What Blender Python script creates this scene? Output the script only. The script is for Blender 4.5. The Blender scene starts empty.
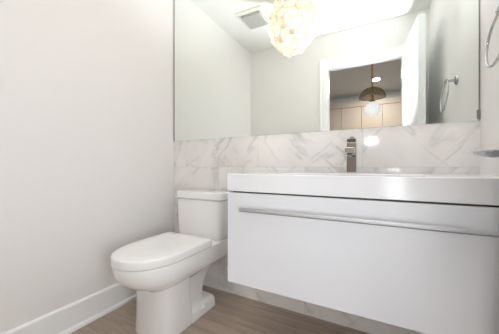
import bpy, bmesh, math, random
from mathutils import Vector, Matrix

random.seed(7)
PI = math.pi
SC = bpy.context.scene
COL = SC.collection

# ------------------------------------------------------------------ camera, world, light, exposure
cam_data = bpy.data.cameras.new('camera')
cam_data.sensor_width = 36.0
cam_data.lens = 244.0 / 499.0 * 36.0
cam_data.clip_start = 0.01
cam_data.clip_end = 60
cam = bpy.data.objects.new('camera', cam_data)
cam.location = (0, 0, 0.90)
cam.rotation_euler = (PI / 2, 0, math.radians(28.4))
COL.objects.link(cam)
SC.camera = cam

world = bpy.data.worlds.new('world')
world.use_nodes = True
world.node_tree.nodes['Background'].inputs[0].default_value = (0.9, 0.95, 1.0, 1)
world.node_tree.nodes['Background'].inputs[1].default_value = 0.3
SC.world = world

SC.view_settings.view_transform = 'Standard'
SC.view_settings.look = 'None'
SC.view_settings.gamma = 1.0
SC.view_settings.use_curve_mapping = False
SC.view_settings.exposure = 0.12
SC.cycles.use_denoising = True
SC.cycles.max_bounces = 16
SC.cycles.diffuse_bounces = 8
SC.cycles.glossy_bounces = 8
SC.cycles.transmission_bounces = 12
SC.cycles.transparent_max_bounces = 24
SC.cycles.blur_glossy = 0.5

CH = Vector((-0.662, 0.956, 2.07))      # middle of the chandelier
CHANDELIER_W = 4.5
FLASH_W = 2.6
BOUNCE_W = 120.0
FILL_W = 5.2
HALL_W = 26.0


def light(name, kind, loc, energy, color, **kw):
    d = bpy.data.lights.new(name, kind)
    d.energy = energy
    d.color = color
    for k, v in kw.items():
        if k != 'aim':
            setattr(d, k, v)
    o = bpy.data.objects.new(name, d)
    o.location = loc
    if 'aim' in kw:
        o.rotation_euler = (Vector(kw['aim']) - Vector(loc)).to_track_quat('-Z', 'Y').to_euler()
    COL.objects.link(o)
    return o


# the photographer's lamp standing in the hall behind the camera (seen as the small glint on the marble)
light('hall_flash', 'AREA', (-0.13, -0.95, 1.27), FLASH_W, (0.93, 0.965, 1.0), shape='RECTANGLE', size=0.11, size_y=0.05,
      aim=(-0.3, 1.2, 0.95))

# the flash head beside the camera, turned up to the ceiling: the room is lit by its bounce
light('bounce_flash', 'SPOT', (0.05, 0.17, 1.12), BOUNCE_W, (0.94, 0.975, 1.0), spot_size=math.radians(95), spot_blend=0.7,
      shadow_soft_size=0.05, aim=(-0.20, 1.02, 2.39))
# added fill light low in the doorway, brightening the lower wall and toilet side
light('added_fill_light', 'AREA', (0.12, 0.20, 0.66), FILL_W, (0.94, 0.97, 1.0), shape='RECTANGLE', size=0.3, size_y=0.45,
      aim=(-1.5, 0.65, 0.55))

# ------------------------------------------------------------------ room measures
XL, XR = -1.509, 0.395          # left and right walls
YB, YF = 1.478, 0.12            # mirror wall and door wall
ZC = 2.39                       # ceiling
HALL_YB, HALL_ZC = -2.644, 2.45
OX0, OX1, OZ = -0.532, 0.178, 2.01   # door opening


# ------------------------------------------------------------------ materials
def new_mat(name):
    m = bpy.data.materials.new(name)
    m.use_nodes = True
    nt = m.node_tree
    return m, nt, nt.nodes['Principled BSDF']


def pmat(name, col, rough=0.5, metal=0.0, **kw):
    m, nt, b = new_mat(name)
    b.inputs['Base Color'].default_value = (*col, 1)
    b.inputs['Roughness'].default_value = rough
    b.inputs['Metallic'].default_value = metal
    for k, v in kw.items():
        b.inputs[k.replace('_', ' ')].default_value = v
    return m


def N(nt, typ, **props):
    n = nt.nodes.new(typ)
    for k, v in props.items():
        setattr(n, k, v)
    return n


def mathn(nt, op, a, b=None, clamp=False):
    n = N(nt, 'ShaderNodeMath', operation=op, use_clamp=clamp)
    for i, v in enumerate((a, b)):
        if v is None:
            continue
        if isinstance(v, (int, float)):
            n.inputs[i].default_value = v
        else:
            nt.links.new(v, n.inputs[i])
    return n.outputs[0]


def mixc(nt, fac, a, b):
    n = N(nt, 'ShaderNodeMix', data_type='RGBA')
    for idx, v in ((0, fac), (6, a), (7, b)):
        if isinstance(v, (int, float)):
            n.inputs[idx].default_value = v
        elif isinstance(v, tuple):
            n.inputs[idx].default_value = (*v, 1)
        else:
            nt.links.new(v, n.inputs[idx])
    return n.outputs[2]


def paint(name, col, rough=0.55):
    m, nt, b = new_mat(name)
    tc = N(nt, 'ShaderNodeTexCoord')
    no = N(nt, 'ShaderNodeTexNoise')
    no.inputs['Scale'].default_value = 240
    no.inputs['Detail'].default_value = 2
    nt.links.new(tc.outputs['Object'], no.inputs['Vector'])
    bp = N(nt, 'ShaderNodeBump')
    bp.inputs['Strength'].default_value = 0.02
    bp.inputs['Distance'].default_value = 0.002
    nt.links.new(no.outputs[0], bp.inputs['Height'])
    nt.links.new(bp.outputs[0], b.inputs['Normal'])
    b.inputs['Base Color'].default_value = (*col, 1)
    b.inputs['Roughness'].default_value = rough
    return m


def marble_mat(name, z0=0.9, x0=-1.056, tw=0.6425, th=0.305):
    """polished white marble tiles with grey and faint gold veins, thin joints, a new vein layout on each tile"""
    m, nt, b = new_mat(name)
    L = nt.links.new
    tc = N(nt, 'ShaderNodeTexCoord')
    sp = N(nt, 'ShaderNodeSeparateXYZ')
    L(tc.outputs['Object'], sp.inputs[0])
    u = mathn(nt, 'ADD', sp.outputs[0], -x0 + 10 * tw)
    v = mathn(nt, 'ADD', sp.outputs[2], -z0 + 10 * th)
    cb = N(nt, 'ShaderNodeCombineXYZ')
    L(u, cb.inputs[0]); L(v, cb.inputs[1])
    br = N(nt, 'ShaderNodeTexBrick')
    br.offset = 0.5
    br.inputs['Color1'].default_value = (0, 0, 0, 1)
    br.inputs['Color2'].default_value = (1, 1, 1, 1)
    br.inputs['Mortar'].default_value = (0.5, 0.5, 0.5, 1)
    br.inputs['Scale'].default_value = 1
    br.inputs['Mortar Size'].default_value = 0.0011
    br.inputs['Mortar Smooth'].default_value = 0.2
    br.inputs['Brick Width'].default_value = tw
    br.inputs['Row Height'].default_value = th
    L(cb.outputs[0], br.inputs['Vector'])
    bw = N(nt, 'ShaderNodeRGBToBW')
    L(br.outputs['Color'], bw.inputs[0])
    rnd = bw.outputs[0]
    sgn = mathn(nt, 'SUBTRACT', mathn(nt, 'MULTIPLY', mathn(nt, 'GREATER_THAN', mathn(nt, 'FRACT', mathn(nt, 'MULTIPLY', rnd, 7.31)), 0.5), 2.0), 1.0)
    # vein space: mirrored on half the tiles, shifted per tile, turned 40 degrees and stretched
    uu = mathn(nt, 'ADD', mathn(nt, 'MULTIPLY', u, sgn), mathn(nt, 'MULTIPLY', rnd, 37.0))
    vv = mathn(nt, 'ADD', v, mathn(nt, 'MULTIPLY', rnd, 11.3))
    a = math.radians(42)
    p = mathn(nt, 'ADD', mathn(nt, 'MULTIPLY', uu, math.cos(a)), mathn(nt, 'MULTIPLY', vv, math.sin(a)))
    q = mathn(nt, 'SUBTRACT', mathn(nt, 'MULTIPLY', vv, math.cos(a)), mathn(nt, 'MULTIPLY', uu, math.sin(a)))
    vc = N(nt, 'ShaderNodeCombineXYZ')
    L(mathn(nt, 'MULTIPLY', p, 1.5), vc.inputs[0]); L(mathn(nt, 'MULTIPLY', q, 5.0), vc.inputs[1])
    vd = N(nt, 'ShaderNodeCombineXYZ')
    L(mathn(nt, 'MULTIPLY', q, 1.5), vd.inputs[0]); L(mathn(nt, 'MULTIPLY', p, 5.0), vd.inputs[1])

    def vein(scale, width, seed, dist, vc=vc):
        no = N(nt, 'ShaderNodeTexNoise', noise_dimensions='4D')
        no.inputs['W'].default_value = seed
        no.inputs['Scale'].default_value = scale
        no.inputs['Detail'].default_value = 5
        no.inputs['Roughness'].default_value = 0.55
        no.inputs['Distortion'].default_value = dist
        L(vc.outputs[0], no.inputs['Vector'])
        d = mathn(nt, 'ABSOLUTE', mathn(nt, 'SUBTRACT', no.outputs[0], 0.5))
        return mathn(nt, 'SUBTRACT', 1.0, mathn(nt, 'DIVIDE', d, width), clamp=True)

    mask = N(nt, 'ShaderNodeTexNoise')
    mask.inputs['Scale'].default_value = 2.2
    L(vc.outputs[0], mask.inputs['Vector'])
    mk = mathn(nt, 'MULTIPLY', mathn(nt, 'SUBTRACT', mask.outputs[0], 0.42), 5.0, clamp=True)
    v1 = mathn(nt, 'MULTIPLY', vein(0.8, 0.022, 1.0, 0.5), mk)
    v4 = mathn(nt, 'MULTIPLY', vein(0.8, 0.022, 6.0, 0.5, vd), mathn(nt, 'SUBTRACT', 1.0, mk))
    v2 = vein(0.6, 0.16, 4.0, 0.8)
    v3 = vein(1.7, 0.03, 9.0, 0.4)
    c = mixc(nt, mathn(nt, 'MULTIPLY', v2, 0.27), (0.90, 0.88, 0.86), (0.66, 0.65, 0.645))
    c = mixc(nt, mathn(nt, 'MULTIPLY', mathn(nt, 'FRACT', mathn(nt, 'MULTIPLY', rnd, 5.7)), 0.35), c, (0.74, 0.72, 0.70))
    c = mixc(nt, mathn(nt, 'MULTIPLY', v3, 0.07), c, (0.62, 0.54, 0.42))
    c = mixc(nt, mathn(nt, 'MULTIPLY', v1, 0.5), c, (0.40, 0.385, 0.38))
    c = mixc(nt, mathn(nt, 'MULTIPLY', v4, 0.4), c, (0.42, 0.40, 0.395))
    c = mixc(nt, mathn(nt, 'MULTIPLY', br.outputs['Fac'], 0.8), c, (0.62, 0.59, 0.56))
    L(c, b.inputs['Base Color'])
    b.inputs['Roughness'].default_value = 0.08
    return m


def plank_mat(name):
    m, nt, b = new_mat(name)
    L = nt.links.new
    tc = N(nt, 'ShaderNodeTexCoord')
    sp = N(nt, 'ShaderNodeSeparateXYZ')
    L(tc.outputs['Object'], sp.inputs[0])
    cb = N(nt, 'ShaderNodeCombineXYZ')
    L(mathn(nt, 'ADD', sp.outputs[0], 20.37), cb.inputs[0]); L(mathn(nt, 'ADD', sp.outputs[1], 20.085), cb.inputs[1])
    br = N(nt, 'ShaderNodeTexBrick')
    br.offset = 0.37
    br.inputs['Color1'].default_value = (0, 0, 0, 1)
    br.inputs['Color2'].default_value = (1, 1, 1, 1)
    br.inputs['Mortar'].default_value = (0.3, 0.3, 0.3, 1)
    br.inputs['Scale'].default_value = 1
    br.inputs['Mortar Size'].default_value = 0.0012
    br.inputs['Brick Width'].default_value = 1.2
    br.inputs['Row Height'].default_value = 0.18
    L(cb.outputs[0], br.inputs['Vector'])
    bw = N(nt, 'ShaderNodeRGBToBW')
    L(br.outputs['Color'], bw.inputs[0])
    gv = N(nt, 'ShaderNodeCombineXYZ')
    L(mathn(nt, 'ADD', mathn(nt, 'MULTIPLY', sp.outputs[0], 1.3), mathn(nt, 'MULTIPLY', bw.outputs[0], 23.0)), gv.inputs[0])
    L(mathn(nt, 'MULTIPLY', sp.outputs[1], 22.0), gv.inputs[1])
    L(mathn(nt, 'MULTIPLY', bw.outputs[0], 9.0), gv.inputs[2])
    g1 = N(nt, 'ShaderNodeTexNoise')
    g1.inputs['Scale'].default_value = 1.6
    g1.inputs['Detail'].default_value = 6
    g1.inputs['Roughness'].default_value = 0.62
    g1.inputs['Distortion'].default_value = 0.7
    L(gv.outputs[0], g1.inputs['Vector'])
    rp = N(nt, 'ShaderNodeValToRGB')
    e = rp.color_ramp.elements
    e[0].position = 0.28; e[0].color = (0.27, 0.205, 0.158, 1)
    e[1].position = 0.74; e[1].color = (0.52, 0.425, 0.35, 1)
    L(g1.outputs[0], rp.inputs[0])
    tone = mixc(nt, mathn(nt, 'MULTIPLY', bw.outputs[0], 0.3), rp.outputs[0], (0.37, 0.30, 0.245))
    c = mixc(nt, mathn(nt, 'MULTIPLY', br.outputs['Fac'], 0.6), tone, (0.14, 0.105, 0.08))
    L(c, b.inputs['Base Color'])
    b.inputs['Roughness'].default_value = 0.42
    bp = N(nt, 'ShaderNodeBump')
    bp.inputs['Strength'].default_value = 0.15
    bp.inputs['Distance'].default_value = 0.002
    L(g1.outputs[0], bp.inputs['Height'])
    L(bp.outputs[0], b.inputs['Normal'])
    return m


M = {}
M['wall'] = paint('wall_paint', (0.825, 0.808, 0.795))
M['ceiling'] = paint('ceiling_paint', (0.86, 0.86, 0.85))
M['trim'] = pmat('trim_paint', (0.88, 0.885, 0.89), 0.35)
M['hall_wall'] = paint('hall_wall_paint', (0.76, 0.785, 0.82))
M['marble'] = marble_mat('marble_tile')
M['floor'] = plank_mat('wood_plank')
M['mirror'] = pmat('mirror_glass', (0.90, 0.935, 0.905), 0.0, 1.0)
M['mirror_edge'] = pmat('mirror_edge', (0.25, 0.25, 0.24), 0.35, 0.6)
M['ceramic'] = pmat('white_ceramic', (0.89, 0.885, 0.875), 0.12, 0, Coat_Weight=0.4, Coat_Roughness=0.05)
M['seat'] = pmat('white_seat_plastic', (0.92, 0.918, 0.91), 0.2)
M['lacquer'] = pmat('white_gloss_lacquer', (0.735, 0.75, 0.785), 0.36, 0, Specular_IOR_Level=0.3)
M['resin'] = pmat('white_sink_resin', (0.82, 0.83, 0.855), 0.2)
M['cavity'] = pmat('dark_gap', (0.12, 0.12, 0.12), 0.6)
M['alu'] = pmat('satin_aluminium', (0.50, 0.50, 0.52), 0.4, 1.0)
M['chrome'] = pmat('chrome', (0.52, 0.52, 0.535), 0.05, 1.0)
M['nickel'] = pmat('satin_nickel', (0.27, 0.28, 0.30), 0.2, 1.0)
M['brass'] = pmat('brass', (0.75, 0.55, 0.27), 0.25, 1.0)
M['cabinet'] = pmat('beige_cabinet_front', (0.52, 0.445, 0.39), 0.45)
M['grille'] = pmat('grey_grille', (0.50, 0.49, 0.49), 0.5)
M['vent'] = pmat('vent_plastic', (0.82, 0.81, 0.74), 0.45)
M['black'] = pmat('black_plastic', (0.03, 0.03, 0.03), 0.4)


def emis(name, col, strength):
    m, nt, b = new_mat(name)
    b.inputs['Base Color'].default_value = (0.9, 0.9, 0.9, 1)
    b.inputs['Emission Color'].default_value = (*col, 1)
    b.inputs['Emission Strength'].default_value = strength
    return m


M['bulb'] = emis('lit_bulb', (1.0, 0.84, 0.62), 9.0)
M['downlight'] = emis('lit_downlight', (1.0, 0.93, 0.82), 6.0)
M['globe'] = emis('opal_globe', (0.95, 0.96, 1.0), 0.55)


def thin_glass(name, tint, transp, transl, gloss_rough=0.08, gloss=0.12):
    m = bpy.data.materials.new(name)
    m.use_nodes = True
    nt = m.node_tree
    nt.nodes.clear()
    L = nt.links.new
    out = N(nt, 'ShaderNodeOutputMaterial')
    tr = N(nt, 'ShaderNodeBsdfTransparent'); tr.inputs[0].default_value = (*[0.5 + 0.5 * t for t in tint], 1)
    tl = N(nt, 'ShaderNodeBsdfTranslucent'); tl.inputs[0].default_value = (*tint, 1)
    df = N(nt, 'ShaderNodeBsdfDiffuse'); df.inputs[0].default_value = (*tint, 1)
    gl = N(nt, 'ShaderNodeBsdfGlossy'); gl.inputs['Roughness'].default_value = gloss_rough
    m1 = N(nt, 'ShaderNodeMixShader'); m1.inputs[0].default_value = transl
    L(df.outputs[0], m1.inputs[1]); L(tl.outputs[0], m1.inputs[2])
    m2 = N(nt, 'ShaderNodeMixShader'); m2.inputs[0].default_value = transp
    L(m1.outputs[0], m2.inputs[1]); L(tr.outputs[0], m2.inputs[2])
    m3 = N(nt, 'ShaderNodeMixShader'); m3.inputs[0].default_value = gloss
    L(m2.outputs[0], m3.inputs[1]); L(gl.outputs[0], m3.inputs[2])
    L(m3.outputs[0], out.inputs[0])
    return m


M['petal'] = thin_glass('frosted_petal_glass', (0.94, 0.87, 0.805), 0.38, 0.55)
M['smoke'] = thin_glass('smoked_shade_glass', (0.50, 0.42, 0.32), 0.72, 0.3, gloss=0.05)


# ------------------------------------------------------------------ mesh helpers
def obj(name, bm, m, parent=None, smooth=False, angle=40):
    bmesh.ops.recalc_face_normals(bm, faces=bm.faces)
    me = bpy.data.meshes.new(name)
    bm.to_mesh(me)
    bm.free()
    me.materials.append(m)
    if smooth:
        me.polygons.foreach_set('use_smooth', [True] * len(me.polygons))
        try:
            me.set_sharp_from_angle(angle=math.radians(angle))
        except Exception:
            pass
    o = bpy.data.objects.new(name, me)
    COL.objects.link(o)
    if parent is not None:
        o.parent = parent
        # children are modelled in world space: keep them there
        o.matrix_parent_inverse = WORLD[parent.name].inverted()
    WORLD[o.name] = WORLD[parent.name].copy() if parent is not None else Matrix.Identity(4)
    if parent is not None:
        WORLD[o.name] = Matrix.Identity(4)
    return o


WORLD = {}


def thing(name, label, cat, loc=(0, 0, 0), group=None):
    o = bpy.data.objects.new(name, None)
    o.empty_display_size = 0.05
    COL.objects.link(o)
    o.location = loc
    WORLD[o.name] = Matrix.Translation(loc)
    o['label'] = label
    o['category'] = cat
    if group:
        o['group'] = group
    return o


def tag(o, label, cat, group=None):
    o['label'] = label
    o['category'] = cat
    if group:
        o['group'] = group
    return o


def struct(name, bm, m, label, cat, smooth=False):
    o = obj(name, bm, m, None, smooth)
    o['kind'] = 'structure'
    o['label'] = label
    o['category'] = cat
    return o


def add_box(bm, x0, x1, y0, y1, z0, z1, bevel=0.0, seg=2, mat=None):
    t = bmesh.new()
    bmesh.ops.create_cube(t, size=1)
    for v in t.verts:
        v.co = Vector((x0 + (v.co.x + .5) * (x1 - x0), y0 + (v.co.y + .5) * (y1 - y0), z0 + (v.co.z + .5) * (z1 - z0)))
    if bevel:
        bmesh.ops.bevel(t, geom=t.edges[:], offset=bevel, segments=seg, profile=0.5, affect='EDGES')
    if mat is not None:
        t.transform(mat)
    merge(bm, t)
    return bm


def merge(bm, t):
    vm = {v: bm.verts.new(v.co) for v in t.verts}
    for f in t.faces:
        try:
            bm.faces.new([vm[v] for v in f.verts])
        except ValueError:
            pass
    t.free()


def box(*a, **k):
    return add_box(bmesh.new(), *a, **k)


def loft(bm, rings, cap0=True, cap1=True, closed=False):
    vs = [[bm.verts.new(p) for p in r] for r in rings]
    n = len(vs[0])
    pairs = list(zip(vs[:-1], vs[1:])) + ([(vs[-1], vs[0])] if closed else [])
    for a, b in pairs:
        for i in range(n):
            j = (i + 1) % n
            bm.faces.new((a[i], a[j], b[j], b[i]))
    if not closed:
        if cap0:
            bm.faces.new(vs[0])
        if cap1:
            bm.faces.new(vs[-1])
    return bm


def lathe(bm, prof, n=32, c=(0, 0, 0), mat=None):
    rings = []
    for r, z in prof:
        ring = []
        for i in range(n):
            a = 2 * PI * i / n
            p = Vector((max(r, 1e-5) * math.cos(a), max(r, 1e-5) * math.sin(a), z))
            if mat is not None:
                p = mat @ p
            ring.append(p + Vector(c))
        rings.append(ring)
    return loft(bm, rings)


def tube(bm, pts, r, n=10, closed=False):
    pts = [Vector(p) for p in pts]
    rings = []
    m = len(pts)
    up = None
    for i, p in enumerate(pts):
        if closed:
            t = (pts[(i + 1) % m] - pts[i - 1]).normalized()
        else:
            t = (pts[min(i + 1, m - 1)] - pts[max(i - 1, 0)]).normalized()
        if up is None:
            up = Vector((0, 0, 1)) if abs(t.z) < 0.9 else Vector((1, 0, 0))
        u = (up - t * up.dot(t)).normalized()
        up = u
        w = t.cross(u)
        rings.append([p + r * (math.cos(2 * PI * k / n) * u + math.sin(2 * PI * k / n) * w) for k in range(n)])
    return loft(bm, rings, closed=closed)


def prism(bm, poly, axis, a, b):
    """poly: 2-D outline; axis: 'x' (poly = y,z), 'y' (poly = x,z), 'z' (poly = x,y)"""
    def P(p, t):
        return {'x': (t, p[0], p[1]), 'y': (p[0], t, p[1]), 'z': (p[0], p[1], t)}[axis]
    return loft(bm, [[P(p, a) for p in poly], [P(p, b) for p in poly]])


# ------------------------------------------------------------------ the setting
bm = box(XL - 0.1, XR + 0.1, 0.0, YB + 0.1, -0.1, 0.0)
struct('floor', bm, M['floor'], 'grey brown wood plank floor of the small bathroom', 'floor')
struct('ceiling', box(XL - 0.1, XR + 0.1, 0.0, YB + 0.1, ZC, ZC + 0.1), M['ceiling'],
       'white bathroom ceiling seen in the mirror', 'ceiling')
struct('wall_left', box(XL - 0.1, XL, 0.0, YB + 0.1, 0, ZC), M['wall'], 'plain off white wall beside the toilet', 'wall')
struct('wall_right', box(XR, XR + 0.1, 0.0, YB + 0.1, 0, ZC), M['wall'], 'off white wall carrying the towel ring', 'wall')
struct('wall_back', box(XL, XR, YB, YB + 0.1, 0, ZC), M['marble'],
       'white marble tiled wall with grey veins behind mirror and vanity', 'wall')
bm = bmesh.new()
add_box(bm, XL, OX0 - 0.012, 0.0, YF, 0, ZC)
add_box(bm, OX1 + 0.012, XR, 0.0, YF, 0, ZC)
add_box(bm, OX0 - 0.012, OX1 + 0.012, 0.0, YF, OZ + 0.012, ZC)
struct('wall_front', bm, M['wall'], 'off white wall around the doorway seen in the mirror', 'wall')
# marble plinth at the foot of the tiled wall
struct('baseboard_back', box(XL, XR, YB - 0.010, YB, 0, 0.085, bevel=0.002), M['marble'],
       'low marble skirting under the floating vanity', 'baseboard')
# left baseboard: tall board with eased top and a shoe moulding in front
bx = XL
prof = [(bx, 0), (bx + 0.014, 0), (bx + 0.014, 0.136), (bx + 0.012, 0.141), (bx + 0.006, 0.146), (bx, 0.147)]
bm = bmesh.new()
loft(bm, [[(p[0], YF + 0.015, p[1]) for p in prof], [(p[0], YB - 0.010, p[1]) for p in prof]])
bl = struct('baseboard_left', bm, M['trim'], 'white painted baseboard along the left wall', 'baseboard')
q = [(bx + 0.014, 0.0), (bx + 0.030, 0.0)] + [(bx + 0.014 + 0.016 * math.cos(t), 0.004 + 0.018 * math.sin(t)) for t in
                                              [k * PI / 12 for k in range(0, 7)]]
bm = bmesh.new()
loft(bm, [[(p[0], YF + 0.015, p[1]) for p in q], [(p[0], YB - 0.010, p[1]) for p in q]])
obj('shoe_moulding', bm, M['trim'], bl)

# door jamb lining and casing (bathroom side)
bm = bmesh.new()
add_box(bm, OX0 - 0.012, OX0, 0.0, YF, 0, OZ + 0.012)
add_box(bm, OX1, OX1 + 0.012, 0.0, YF, 0, OZ + 0.012)
add_box(bm, OX0, OX1, 0.0, YF, OZ, OZ + 0.012)
struct('trim_1', bm, M['trim'], 'white door jamb lining of the doorway in the mirror', 'door frame')
cw = 0.085
bm = bmesh.new()
for (o0, o1, d) in ((0.0, cw, 0.012), (0.012, cw - 0.012, 0.016), (cw - 0.022, cw, 0.021)):
    add_box(bm, OX0 - o1, OX0 - o0, YF, YF + d, 0, OZ + o1, bevel=0.002)
    add_box(bm, OX1 + o0, OX1 + o1, YF, YF + d, 0, OZ + o1, bevel=0.002)
    add_box(bm, OX0 - o1, OX1 + o1, YF, YF + d + 0.0004, OZ + o0, OZ + o1, bevel=0.002)
struct('trim_2', bm, M['trim'], 'white moulded door casing on the bathroom side, seen in the mirror', 'door casing')

# door, swung in against the right wall
hx, hy = OX1 + 0.004, YF + 0.022
ex, ey = 0.247, 0.745
ang = math.atan2(ex - hx, ey - hy)
DL = math.hypot(ex - hx, ey - hy)
DZ = 2.04
DM = Matrix.Translation((hx, hy, 0)) @ Matrix.Rotation(-ang, 4, 'Z')       # local +Y runs along the door, -X faces the room
bm = bmesh.new()
add_box(bm, 0, 0.035, 0, DL, 0.012, DZ, bevel=0.0015, mat=DM)
# raised stiles and rails of a two panel door, on the room side and on the wall side
for xa, xb in ((-0.006, 0.001), (0.034, 0.041)):
    for (y0, y1, z0, z1) in ((0, .1, .012, DZ), (DL - .1, DL, .012, DZ), (.1, DL - .1, .012, .23),
                             (.1, DL - .1, DZ - .126, DZ), (.1, DL - .1, .86, 1.0)):
        add_box(bm, xa, xb, y0, y1, z0, z1, mat=DM)
door = struct('door_1', bm, M['trim'], 'white panelled door standing open against the right wall, seen in the mirror', 'door')
# lever handles
LZ = 0.927


def lever(side):
    s = -1 if side < 0 else 1
    base = -0.006 if side < 0 else 0.041
    yy = DL - 0.06
    b1 = bmesh.new()
    RX = Matrix.Rotation(PI / 2 * s, 4, 'Y')
    lathe(b1, [(0.0, 0), (0.026, 0), (0.026, 0.006), (0.023, 0.009), (0.0, 0.009)], 28, mat=DM @ Matrix.Translation((base, yy, LZ)) @ RX)
    plate = obj('handle_rose', b1, M['nickel'], door, True)
    b2 = bmesh.new()
    dpt = 0.052 if side < 0 else 0.03
    tube(b2, [DM @ Vector((base + s * 0.004, yy, LZ)), DM @ Vector((base + s * (dpt - 0.004), yy, LZ + 0.002))], 0.0055, 14)
    # flat lever blade running back towards the hinges
    x0 = base + s * dpt
    rings = []
    for t, w, h in ((0.026, 0.004, 0.0022), (0.022, 0.006, 0.0036), (-0.02, 0.008, 0.0046), (-0.09, 0.008, 0.0062), (-0.138, 0.008, 0.0066), (-0.144, 0.005, 0.005)):
        ring = []
        for k in range(12):
            a = 2 * PI * k / 12
            cx_, cz_ = math.cos(a), math.sin(a)
            ring.append(DM @ Vector((x0 + w * math.copysign(abs(cx_) ** .5, cx_), yy + t, LZ + 0.055 * t + 0.003 + h * math.copysign(abs(cz_) ** .5, cz_))))
        rings.append(ring)
    loft(b2, rings)
    obj('handle_lever', b2, M['nickel'], door, True)


lever(-1)
lever(1)
for z in (0.25, 1.0, 1.72):
    b1 = bmesh.new()
    tube(b1, [(hx - 0.004, hy - 0.004, z - 0.045), (hx - 0.004, hy - 0.004, z + 0.045)], 0.006, 10)
    obj('hinge', b1, M['nickel'], door, True)

# hall behind the camera, seen in the mirror through the doorway
HX0, HX1 = -2.6, 2.2
struct('hall_floor', box(HX0, HX1, HALL_YB - 0.7, 0.0, -0.1, 0.0), M['floor'], 'wood plank floor of the hall behind the doorway', 'floor')
struct('hall_ceiling', box(HX0, HX1, HALL_YB - 0.7, 0.0, HALL_ZC, HALL_ZC + 0.1), M['hall_wall'], 'grey ceiling of the hall seen through the doorway', 'ceiling')
bm = bmesh.new()
add_box(bm, HX0 - .1, HX0, HALL_YB - 0.7, 0.0, 0, HALL_ZC)
struct('wall_hall_west', bm, M['hall_wall'], 'plain hall wall on the toilet side', 'wall')
bm = box(HX1, HX1 + .1, HALL_YB - 0.7, 0.0, 0, HALL_ZC)
struct('wall_hall_east', bm, M['hall_wall'], 'plain hall wall on the towel ring side', 'wall')
struct('wall_hall_far', box(HX0, HX1, HALL_YB - 0.72, HALL_YB - 0.61, 0, HALL_ZC), M['hall_wall'], 'hall wall above and behind the beige cabinets', 'wall')
bm = bmesh.new()
add_box(bm, HX0, XL, -0.0, 0.1, 0, HALL_ZC)
add_box(bm, XR, HX1, -0.0, 0.1, 0, HALL_ZC)
add_box(bm, XL, XR, -0.02, 0.0, ZC, HALL_ZC)
struct('wall_hall_near', bm, M['hall_wall'], 'hall wall on either side of the bathroom', 'wall')
bm = box(HX0, HX1, HALL_YB - 0.61, HALL_YB - 0.20, 2.285, HALL_ZC)
struct('trim_3', bm, M['hall_wall'], 'pale grey soffit above the beige hall cabinets', 'soffit')

# ------------------------------------------------------------------ mirror
MX0, MX1, MZ0, MZ1 = XL + 0.011, XR - 0.006, 1.112, 2.38
mir = thing('mirror', 'large frameless wall mirror above the marble backsplash', 'mirror', ((MX0 + MX1) / 2, YB - 0.004, MZ0))
obj('mirror_glass', box(MX0, MX1, YB - 0.006, YB, MZ0, MZ1), M['mirror'], mir)
obj('edge_strip', box(MX0 - 0.007, MX0, YB - 0.007, YB, MZ0, MZ1), M['mirror_edge'], mir)
obj('edge_strip', box(MX1, MX1 + 0.003, YB - 0.007, YB, MZ0, MZ1), M['mirror_edge'], mir)
obj('mirror_clip', box(MX1 - 0.006, MX1 + 0.005, YB - 0.011, YB - 0.006, 1.118, 1.160, bevel=0.0015), M['mirror_edge'], mir)

# ------------------------------------------------------------------ vanity cabinet
VX0, VX1, VY = -0.6645, XR, 1.0
VZ0, VZG, VZT = 0.341, 0.784, 0.867
cab = thing('vanity_cabinet', 'white gloss wall hung vanity cabinet with one wide drawer', 'cabinet', ((VX0 + VX1) / 2, YB, VZ0))
bm = bmesh.new()
add_box(bm, VX0 + 0.003, VX1 - 0.002, VY + 0.021, YB, VZ0 + 0.001, VZ0 + 0.019)            # bottom
add_box(bm, VX0 + 0.003, VX0 + 0.021, VY + 0.021, YB, VZ0 + 0.001, VZG - 0.0005)            # left side
add_box(bm, VX1 - 0.020, VX1 - 0.002, VY + 0.021, YB, VZ0 + 0.001, VZG - 0.0005)            # right side
add_box(bm, VX0 + 0.021, VX1 - 0.020, YB - 0.014, YB, VZ0 + 0.02, VZG)                     # back
obj('carcass', bm, M['lacquer'], cab)
obj('gap_shade_rail', box(VX0 + 0.022, VX1 - 0.021, VY + 0.022, VY + 0.04, VZG - 0.06, VZG - 0.001), M['cavity'], cab)  # dark colour stands in for the shade in the gap above the drawer
dr = obj('drawer', box(VX0 + 0.002, VX1 - 0.003, VY, VY + 0.020, VZ0, VZG - 0.007, bevel=0.0015), M['lacquer'], cab)
# long bar pull with eased edges on slim posts
HZ, hx0, hx1 = 0.703, -0.577, 0.312
prof = [(-0.036, -0.0075), (-0.030, -0.0085), (-0.026, -0.0070), (-0.026, 0.0060), (-0.028, 0.0085), (-0.031, 0.0085), (-0.038, 0.0010), (-0.040, -0.0030)]
bm = bmesh.new()
prism(bm, [(VY + a, HZ + b) for a, b in prof], 'x', hx0, hx1)
for xx in (hx0 + 0.09, (hx0 + hx1) / 2, hx1 - 0.09):
    add_box(bm, xx - 0.006, xx + 0.006, VY - 0.031, VY, HZ - 0.006, HZ + 0.004)
h = obj('handle', bm, M['alu'], dr, True, 30)
h['label'] = 'long satin aluminium bar handle'

# ------------------------------------------------------------------ sink top with integrated basin
top = thing('sink_top', 'thick white vanity top with moulded basin, against the marble', 'sink', ((VX0 + VX1) / 2, YB, VZG))
bx0, bx1, by0, by1 = -0.43, 0.16, VY + 0.075, YB - 0.15
T0, T1 = VZG, VZT
X0, X1, Y0, Y1 = VX0, VX1 - 0.001, VY - 0.002, YB - 0.001


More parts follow.
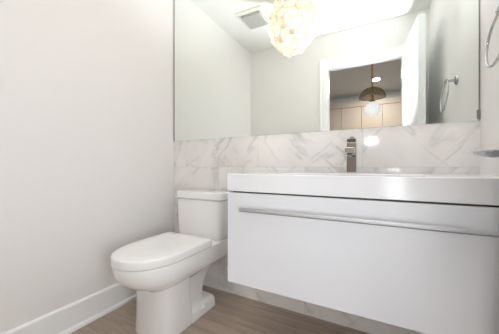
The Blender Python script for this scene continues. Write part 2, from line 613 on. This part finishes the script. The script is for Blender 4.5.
def rrect(x0, x1, y0, y1, r, z, n=6):
    pts = []
    for cx_, cy_, a0 in ((x1 - r, y1 - r, 0), (x0 + r, y1 - r, PI / 2), (x0 + r, y0 + r, PI), (x1 - r, y0 + r, 1.5 * PI)):
        for k in range(n + 1):
            a = a0 + PI / 2 * k / n
            pts.append(Vector((cx_ + r * math.cos(a), cy_ + r * math.sin(a), z)))
    return pts


bm = bmesh.new()
rings = [rrect(X0 + 0.002, X1, Y0 + 0.002, Y1, 0.002, T0), rrect(X0, X1, Y0, Y1, 0.003, T0 + 0.002),
         rrect(X0, X1, Y0, Y1, 0.003, T1 - 0.003), rrect(X0 + 0.003, X1, Y0 + 0.003, Y1, 0.003, T1),
         rrect(bx0 - 0.006, bx1 + 0.006, by0 - 0.006, by1 + 0.006, 0.035, T1),
         rrect(bx0, bx1, by0, by1, 0.032, T1 - 0.006),
         rrect(bx0 + 0.012, bx1 - 0.012, by0 + 0.010, by1 - 0.010, 0.03, T1 - 0.06),
         rrect(bx0 + 0.05, bx1 - 0.05, by0 + 0.035, by1 - 0.035, 0.04, T1 - 0.076)]
loft(bm, rings, cap0=False)
obj('basin_slab', bm, M['resin'], top, True, 30)
bm = bmesh.new()
lathe(bm, [(0, 0), (0.027, 0), (0.027, 0.002), (0.022, 0.004), (0.012, 0.0025), (0, 0.0025)], 24, c=((bx0 + bx1) / 2, (by0 + by1) / 2, T1 - 0.076))
obj('drain', bm, M['chrome'], top, True)

# ------------------------------------------------------------------ faucet
FX, FY = -0.137, 1.385
fa = thing('faucet', 'square chrome single lever faucet standing on the vanity top', 'faucet', (FX, FY, T1))
obj('base_plate', box(FX - 0.027, FX + 0.027, FY - 0.027, FY + 0.027, T1, T1 + 0.006, bevel=0.001), M['chrome'], fa)
obj('body', box(FX - 0.0235, FX + 0.0235, FY - 0.0235, FY + 0.0235, T1 + 0.006, T1 + 0.160, bevel=0.002), M['chrome'], fa)
bm = bmesh.new()
prism(bm, [(FY - 0.0235, T1 + 0.084), (FY - 0.0235, T1 + 0.130), (FY - 0.06, T1 + 0.132), (FY - 0.112, T1 + 0.128), (FY - 0.114, T1 + 0.102), (FY - 0.06, T1 + 0.098)], 'x', FX - 0.021, FX + 0.021)
bmesh.ops.bevel(bm, geom=bm.edges[:], offset=0.002, segments=2, profile=0.5, affect='EDGES')
sp_ = obj('spout', bm, M['chrome'], fa)
bm = bmesh.new()
lathe(bm, [(0, 0), (0.011, 0), (0.011, 0.006), (0, 0.006)], 16, c=(FX, FY - 0.096, T1 + 0.095))
obj('aerator', bm, M['black'], sp_)
LM = Matrix.Translation((FX, FY, T1 + 0.166)) @ Matrix.Rotation(math.radians(8), 4, 'X')
bm = bmesh.new()
add_box(bm, -0.022, 0.022, -0.023, 0.023, -0.004, 0.018, bevel=0.002, mat=LM)
add_box(bm, -0.010, 0.010, 0.0, 0.075, 0.014, 0.026, bevel=0.002, mat=LM)
obj('lever', bm, M['chrome'], fa)

# ------------------------------------------------------------------ toilet
TX = -1.098
toi = thing('toilet', 'white two piece toilet with closed lid between left wall and vanity', 'toilet', (TX, 1.2, 0))


def dshape(z, hw, yb, ys, yf, n=28, p=2.25, cr=0.02, xc=TX, wb=None):
    """outline: straight back at yb (corner radius cr), straight sides to ys, rounded front to yf"""
    wb = hw if wb is None else wb
    pts = []
    for k in range(6):
        a = PI / 2 * k / 5
        pts.append(Vector((xc + wb - cr + cr * math.sin(a), yb - cr + cr * math.cos(a), z)))
    for k in range(1, 6):
        t = k / 6
        pts.append(Vector((xc + wb + (hw - wb) * t, yb - cr + (ys - yb + cr) * t, z)))
    for k in range(n + 1):
        a = PI * k / n
        c_, s_ = math.cos(a), math.sin(a)
        pts.append(Vector((xc + hw * math.copysign(abs(c_) ** (2 / p), c_), ys - (ys - yf) * abs(s_) ** (2 / p), z)))
    for k in range(1, 6):
        t = 1 - k / 6
        pts.append(Vector((xc - wb - (hw - wb) * t, yb - cr + (ys - yb + cr) * t, z)))
    for k in range(6):
        a = PI / 2 * (1 - k / 5)
        pts.append(Vector((xc - wb + cr - cr * math.sin(a), yb - cr + cr * math.cos(a), z)))
    return pts


# bowl: rim block and its tucked underside, running back to the wall under the tank
yS = 0.98
bm = bmesh.new()
loft(bm, [dshape(0.250, 0.120, 1.40, yS, 0.865, wb=0.09),
          dshape(0.272, 0.138, 1.42, yS, 0.835, wb=0.115),
          dshape(0.287, 0.158, 1.45, yS, 0.800, wb=0.150),
          dshape(0.302, 0.170, 1.462, yS, 0.770, wb=0.162),
          dshape(0.330, 0.178, 1.466, yS, 0.742, wb=0.168),
          dshape(0.365, 0.182, 1.467, yS, 0.727, wb=0.171),
          dshape(0.403, 0.183, 1.467, yS, 0.722, wb=0.172),
          dshape(0.4095, 0.1815, 1.465, yS, 0.7235, wb=0.171),
          dshape(0.4115, 0.177, 1.461, yS, 0.728, wb=0.167)])
obj('bowl', bm, M['ceramic'], toi, True, 60)
# pedestal: rounded column under the front of the bowl
bm = bmesh.new()


def ped(z, hw, yb, yf, cr=0.07):
    return dshape(z, hw, yb, yf + 0.11, yf, n=20, p=2.6, cr=0.018)


loft(bm, [ped(0.0, 0.140, 1.100, 0.866), ped(0.012, 0.141, 1.100, 0.865), ped(0.06, 0.139, 1.090, 0.868), ped(0.16, 0.136, 1.078, 0.871),
          ped(0.25, 0.136, 1.072, 0.872), ped(0.285, 0.138, 1.072, 0.872)])
obj('pedestal', bm, M['ceramic'], toi, True, 50)
# trapway web behind the column and the foot it stands on
bm = bmesh.new()
loft(bm, [rrect(TX - w, TX + w, 1.04, y1, 0.025, z, 4) for z, w, y1 in
          ((0.0, 0.092, 1.25), (0.07, 0.09, 1.25), (0.12, 0.084, 1.255), (0.17, 0.084, 1.27), (0.22, 0.09, 1.305), (0.26, 0.10, 1.35), (0.29, 0.12, 1.39))])
obj('trapway', bm, M['ceramic'], toi, True, 50)
bm = bmesh.new()


def foot(z, hw, yb):
    o = []
    for p in rrect(TX - hw, TX + hw, 1.06, yb, 0.03, z, 5):
        o.append(p)
    return o


loft(bm, [foot(0.0, 0.143, 1.315), foot(0.045, 0.141, 1.312), foot(0.064, 0.132, 1.303), foot(0.070, 0.118, 1.290)])
obj('foot', bm, M['ceramic'], toi, True, 50)
for s in (-1, 1):
    bm = bmesh.new()
    RM = Matrix.Translation((TX + s * 0.139, 1.175, 0.045)) @ Matrix.Rotation(s * PI / 2, 4, 'Y')
    lathe(bm, [(0.0, 0), (0.016, 0), (0.016, 0.007), (0.012, 0.013), (0.005, 0.0165), (0.0, 0.017)], 20, mat=RM)
    obj('bolt_cap', bm, M['seat'], toi, True)
# seat ring under the lid, with an open middle
bm = bmesh.new()
outer0 = dshape(0.4115, 0.150, 1.195, yS, 0.758)
outer1 = dshape(0.4155, 0.150, 1.195, yS, 0.758)
inner1 = dshape(0.4155, 0.100, 1.11, yS, 0.81)
inner0 = dshape(0.4115, 0.100, 1.11, yS, 0.81)
loft(bm, [outer0, outer1, inner1, inner0], closed=True)
obj('seat', bm, M['seat'], toi)
# lid: thick slab with softly rounded upper edge
bm = bmesh.new()
LBK = 1.213
loft(bm, [dshape(0.4165, 0.183, LBK - .002, yS, 0.718), dshape(0.4175, 0.185, LBK, yS, 0.716), dshape(0.440, 0.186, LBK, yS, 0.715),
          dshape(0.4515, 0.1855, LBK, yS, 0.7155), dshape(0.4555, 0.1845, LBK - .001, yS, 0.7165), dshape(0.4585, 0.181, LBK - .004, yS, 0.720),
          dshape(0.4598, 0.176, LBK - .008, yS, 0.725), dshape(0.4610, 0.12, LBK - .06, yS, 0.79)])
lid = obj('lid', bm, M['seat'], toi, True, 50)
for s in (-1, 1):
    bm = bmesh.new()
    add_box(bm, TX + s * 0.085 - 0.022, TX + s * 0.085 + 0.022, 1.196, 1.238, 0.411, 0.437, bevel=0.005, seg=3)
    obj('hinge', bm, M['seat'], toi, True)
# tank
TKX = -1.113


def tk(z, hw, y0, y1, r=0.03, bow=0.006):
    o = []
    for p in rrect(TKX - hw, TKX + hw, y0, y1, r, z, 6):
        t = (p.x - TKX) / hw
        if p.y < (y0 + y1) / 2:
            p.y -= bow * (1 - t * t)
        o.append(p)
    return o


bm = bmesh.new()
TY0, TY1 = 1.303, YB - 0.012
loft(bm, [tk(0.407, 0.176, TY0 + 0.014, TY1 - .01), tk(0.425, 0.188, TY0 + 0.006, TY1), tk(0.45, 0.192, TY0 + 0.003, TY1), tk(0.672, 0.197, TY0, TY1), tk(0.674, 0.195, TY0 + .002, TY1), tk(0.675, 0.183, TY0 + .014, TY1 - .01), tk(0.679, 0.183, TY0 + .014, TY1 - .01)])
obj('tank', bm, M['ceramic'], toi, True, 40)
bm = bmesh.new()
loft(bm, [tk(0.6795, 0.196, TY0 - .001, TY1), tk(0.6825, 0.202, TY0 - .007, TY1 + 0.002), tk(0.718, 0.203, TY0 - .008, TY1 + 0.002), tk(0.725, 0.201, TY0 - .006, TY1),
          tk(0.7285, 0.195, TY0 + .001, TY1 - .006), tk(0.7295, 0.170, TY0 + .02, TY1 - .02)])
obj('tank_lid', bm, M['ceramic'], toi, True, 40)

# ------------------------------------------------------------------ towel ring
RY, RZ = 1.09, 1.415
tr = thing('towel_ring', 'chrome towel ring on the right wall', 'towel ring', (XR, RY, RZ))
bm = bmesh.new()
lathe(bm, [(0, 0), (0.027, 0), (0.027, 0.006), (0.024, 0.010), (0, 0.010)], 28, mat=Matrix.Translation((XR, RY, RZ)) @ Matrix.Rotation(-PI / 2, 4, 'Y'))
obj('wall_plate', bm, M['chrome'], tr, True)
bm = bmesh.new()
tube(bm, [(XR - 0.008, RY, RZ), (XR - 0.05, RY, RZ)], 0.0085, 14)
lathe(bm, [(0, -0.011), (0.011, -0.011), (0.011, 0.011), (0, 0.011)], 16, mat=Matrix.Translation((XR - 0.053, RY, RZ)) @ Matrix.Rotation(PI / 2, 4, 'X'))
obj('post', bm, M['chrome'], tr, True)
bm = bmesh.new()
RR = 0.088
pts = []
for k in range(56):
    a = 2 * PI * k / 56
    zz = RR * math.cos(a) - RR
    pts.append((XR - 0.053 + 0.10 * zz, RY + RR * math.sin(a), RZ - 0.003 + zz))
tube(bm, pts, 0.0045, 10, closed=True)
obj('ring', bm, M['chrome'], tr, True)

# ------------------------------------------------------------------ ceiling vent
VCX, VCY = -1.11, 0.772
vent = thing('exhaust_fan', 'square exhaust fan cover on the bathroom ceiling, beside the chandelier in the mirror', 'ceiling vent', (VCX, VCY, ZC))
bm = bmesh.new()
rings = [rrect(VCX - w, VCX + w, VCY - w, VCY + w, 0.012, z) for w, z in ((0.153, ZC), (0.153, ZC - 0.008), (0.147, ZC - 0.014), (0.118, ZC - 0.016), (0.112, ZC - 0.012))]
loft(bm, rings)
obj('flange', bm, M['vent'], vent)
bm = bmesh.new()
rings = [rrect(VCX - w, VCX + w, VCY - w, VCY + w, 0.012, z) for w, z in ((0.105, ZC - 0.010), (0.105, ZC - 0.036), (0.10, ZC - 0.040))]
loft(bm, rings)
gp = obj('grille_panel', bm, M['grille'], vent)
bm = bmesh.new()
for k in range(9):
    yy = VCY - 0.088 + k * 0.022
    add_box(bm, VCX - 0.09, VCX + 0.09, yy - 0.004, yy + 0.004, ZC - 0.043, ZC - 0.039)
obj('louvre', bm, M['grille'], gp)

# ------------------------------------------------------------------ chandelier
cha = thing('chandelier', 'lit chandelier of frosted glass petals on brass, reflected in the mirror', 'chandelier', (CH.x, CH.y, ZC))
bm = bmesh.new()
lathe(bm, [(0, 0), (0.06, 0), (0.06, -0.008), (0.05, -0.022), (0.012, -0.028), (0, -0.028)], 28, c=(CH.x, CH.y, ZC))
obj('ceiling_canopy', bm, M['brass'], cha, True)
bm = bmesh.new()
tube(bm, [(CH.x, CH.y, ZC - 0.02), (CH.x, CH.y, 1.93)], 0.006, 10)
obj('stem', bm, M['brass'], cha, True)
ZT, ZB = 2.262, 1.875


def prof_r(t):
    P = [(0.0, 0.105), (0.12, 0.162), (0.28, 0.180), (0.5, 0.172), (0.7, 0.152), (0.86, 0.124), (0.95, 0.088), (1.0, 0.02)]
    for (a, ra), (b, rb) in zip(P[:-1], P[1:]):
        if a <= t <= b:
            return ra + (rb - ra) * (t - a) / (b - a)
    return P[-1][1]


bm = bmesh.new()
for t in (0.06, 0.28, 0.52, 0.76):
    r = prof_r(t) - 0.016
    z = ZT + (ZB - ZT) * t
    tube(bm, [(CH.x + r * math.cos(2 * PI * k / 40), CH.y + r * math.sin(2 * PI * k / 40), z) for k in range(40)], 0.0025, 6, closed=True)
    for k in range(6):
        a = 2 * PI * k / 6 + t
        tube(bm, [(CH.x, CH.y, z), (CH.x + r * math.cos(a), CH.y + r * math.sin(a), z)], 0.0022, 6)
obj('wire_frame', bm, M['brass'], cha, True)
for k in range(4):
    a = PI / 4 + k * PI / 2
    bx_, by_ = CH.x + 0.06 * math.cos(a), CH.y + 0.06 * math.sin(a)
    bm = bmesh.new()
    lathe(bm, [(0, -0.045), (0.012, -0.04), (0.019, -0.022), (0.019, -0.008), (0.009, 0.018), (0.008, 0.03), (0, 0.03)], 16, c=(bx_, by_, 2.085))
    obj('bulb', bm, M['bulb'], cha, True)
    bm = bmesh.new()
    tube(bm, [(CH.x, CH.y, 2.16), (bx_, by_, 2.155), (bx_, by_, 2.113)], 0.006, 8)
    obj('bulb_arm', bm, M['brass'], cha, True)
lamp = light('chandelier_glow', 'POINT', (CH.x, CH.y, CH.z), CHANDELIER_W, (1.0, 0.96, 0.915), shadow_soft_size=0.07)

petal_meshes = []
for var in range(4):
    bm = bmesh.new()
    n = 18
    ph = [random.uniform(0, 6.28) for _ in range(4)]
    R0 = 0.047
    rings = []
    for side in (1, -1):
        for fr in ((0.12, 0.45, 0.78, 1.0) if side == 1 else (1.0, 0.78, 0.45, 0.12)):
            ring = []
            for k in range(n):
                a = 2 * PI * k / n
                rr = R0 * fr * (1 + 0.10 * math.sin(3 * a + ph[0]) + 0.07 * math.sin(5 * a + ph[1]))
                z = -0.30 * R0 * fr ** 2 + 0.13 * R0 * fr * math.sin(2 * a + ph[2]) + 0.10 * R0 * fr ** 2 * math.sin(4 * a + ph[3]) + side * 0.0011
                ring.append(Vector((rr * math.cos(a), rr * math.sin(a), z)))
            rings.append(ring)
    loft(bm, rings)
    bmesh.ops.recalc_face_normals(bm, faces=bm.faces)
    me = bpy.data.meshes.new('glass_petal')
    bm.to_mesh(me); bm.free()
    me.materials.append(M['petal'])
    me.polygons.foreach_set('use_smooth', [True] * len(me.polygons))
    petal_meshes.append(me)
slots = []
for t, cnt in ((0.02, 9), (0.13, 13), (0.27, 15), (0.42, 14), (0.57, 13), (0.71, 12), (0.83, 10), (0.93, 7), (0.995, 3)):
    for k in range(cnt):
        slots.append((t, 2 * PI * (k + random.uniform(-.2, .2)) / cnt + t * 5.1))
for t, a in slots:
    r = prof_r(t) + random.uniform(-0.012, 0.022)
    z = ZT + (ZB - ZT) * t + random.uniform(-0.01, 0.01)
    dt = 0.04
    slope = (prof_r(min(1, t + dt)) - prof_r(max(0, t - dt))) / ((ZT - ZB) * (min(1, t + dt) - max(0, t - dt)))
    nrm = Vector((math.cos(a), math.sin(a), slope)).normalized()
    nrm = (nrm + Vector([random.uniform(-.5, .5) for _ in range(3)])).normalized()
    rot = nrm.to_track_quat('Z', 'Y').to_matrix().to_4x4() @ Matrix.Rotation(random.uniform(0, 6.28), 4, 'Z')
    o = bpy.data.objects.new('glass_petal', random.choice(petal_meshes))
    COL.objects.link(o)
    o.parent = cha
    o.matrix_local = Matrix.Translation((CH.x + r * math.cos(a) - CH.x, CH.y + r * math.sin(a) - CH.y, z - ZC)) @ rot @ Matrix.Scale(random.uniform(0.85, 1.12), 4)

# ------------------------------------------------------------------ hall: cabinets, pendant, downlight
edges = [-1.155, -0.765, -0.365, 0.018, 0.41]
names = ['first', 'second', 'third', 'fourth']
CT = 2.165
for i, (a, b) in enumerate(zip(edges[:-1], edges[1:])):
    c = thing('tall_cabinet', '%s tall beige hall cabinet from the left, seen through the doorway in the mirror' % names[i], 'cabinet',
              ((a + b) / 2, HALL_YB - 0.3, 0), 'beige cabinets in the hall')
    obj('carcass', box(a + 0.001, b - 0.001, HALL_YB - 0.60, HALL_YB - 0.021, 0.08, CT, bevel=0.001), M['cabinet'], c)
    obj('plinth', box(a + 0.001, b - 0.001, HALL_YB - 0.60, HALL_YB - 0.06, 0.0, 0.08), M['cavity'], c)
    obj('door', box(a + 0.003, b - 0.003, HALL_YB - 0.020, HALL_YB, 0.09, CT - 0.004, bevel=0.0015), M['cabinet'], c)
fas = obj('cabinet_fascia', box(edges[0], edges[-1], HALL_YB - 0.60, HALL_YB + 0.001, CT + 0.004, 2.275, bevel=0.001), M['cabinet'])
tag(fas, 'long beige fascia board on top of the hall cabinets', 'fascia')

PX, PY = -0.116, -0.944
pen = thing('globe_pendant', 'white globe pendant on a brass rod hanging in the hall, seen in the mirror', 'pendant lamp', (PX, PY, HALL_ZC))
bm = bmesh.new()
lathe(bm, [(0, 0), (0.055, 0), (0.055, -0.012), (0.01, -0.02), (0, -0.02)], 24, c=(PX, PY, HALL_ZC))
obj('ceiling_rose', bm, M['brass'], pen, True)
bm = bmesh.new()
tube(bm, [(PX, PY, HALL_ZC - 0.015), (PX, PY, 1.83)], 0.013, 12)
obj('rod', bm, M['brass'], pen, True)
bm = bmesh.new()
lathe(bm, [(0.106 * math.sin(PI * k / 24), 1.726 - 0.106 * math.cos(PI * k / 24)) for k in range(25)], 36, c=(PX, PY, 0))
obj('globe', bm, M['globe'], pen, True)
bm = bmesh.new()
lathe(bm, [(0, 1.852), (0.03, 1.852), (0.034, 1.835), (0.05, 1.822), (0, 1.822)], 24, c=(PX, PY, 0))
obj('globe_cap', bm, M['brass'], pen, True)
bm = bmesh.new()
dome = [(0.175 * math.sin(t), 1.885 + 0.15 * math.cos(t)) for t in [PI / 2 * k / 10 for k in range(0, 11)]]
dome_in = [(0.171 * math.sin(t), 1.884 + 0.146 * math.cos(t)) for t in [PI / 2 * k / 10 for k in range(10, -1, -1)]]
lathe(bm, dome + dome_in, 40, c=(PX, PY, 0))
obj('dome_shade', bm, M['smoke'], pen, True)

DX, DY = -0.085, -1.88
dl = thing('downlight', 'small round recessed light in the hall ceiling, beside the pendant rod', 'ceiling light', (DX, DY, HALL_ZC))
bm = bmesh.new()
lathe(bm, [(0, 0), (0.078, 0), (0.078, -0.004), (0.066, -0.006), (0, -0.004)], 28, c=(DX, DY, HALL_ZC))
obj('trim_ring', bm, M['trim'], dl, True)
bm = bmesh.new()
lathe(bm, [(0, -0.004), (0.062, -0.0055), (0.062, -0.008), (0, -0.008)], 28, c=(DX, DY, HALL_ZC))
obj('lens', bm, M['downlight'], dl, True)
light('downlight_beam', 'AREA', (DX, DY, HALL_ZC - 0.02), HALL_W, (1.0, 0.93, 0.84), shape='DISK', size=0.12, aim=(DX, DY, 0))
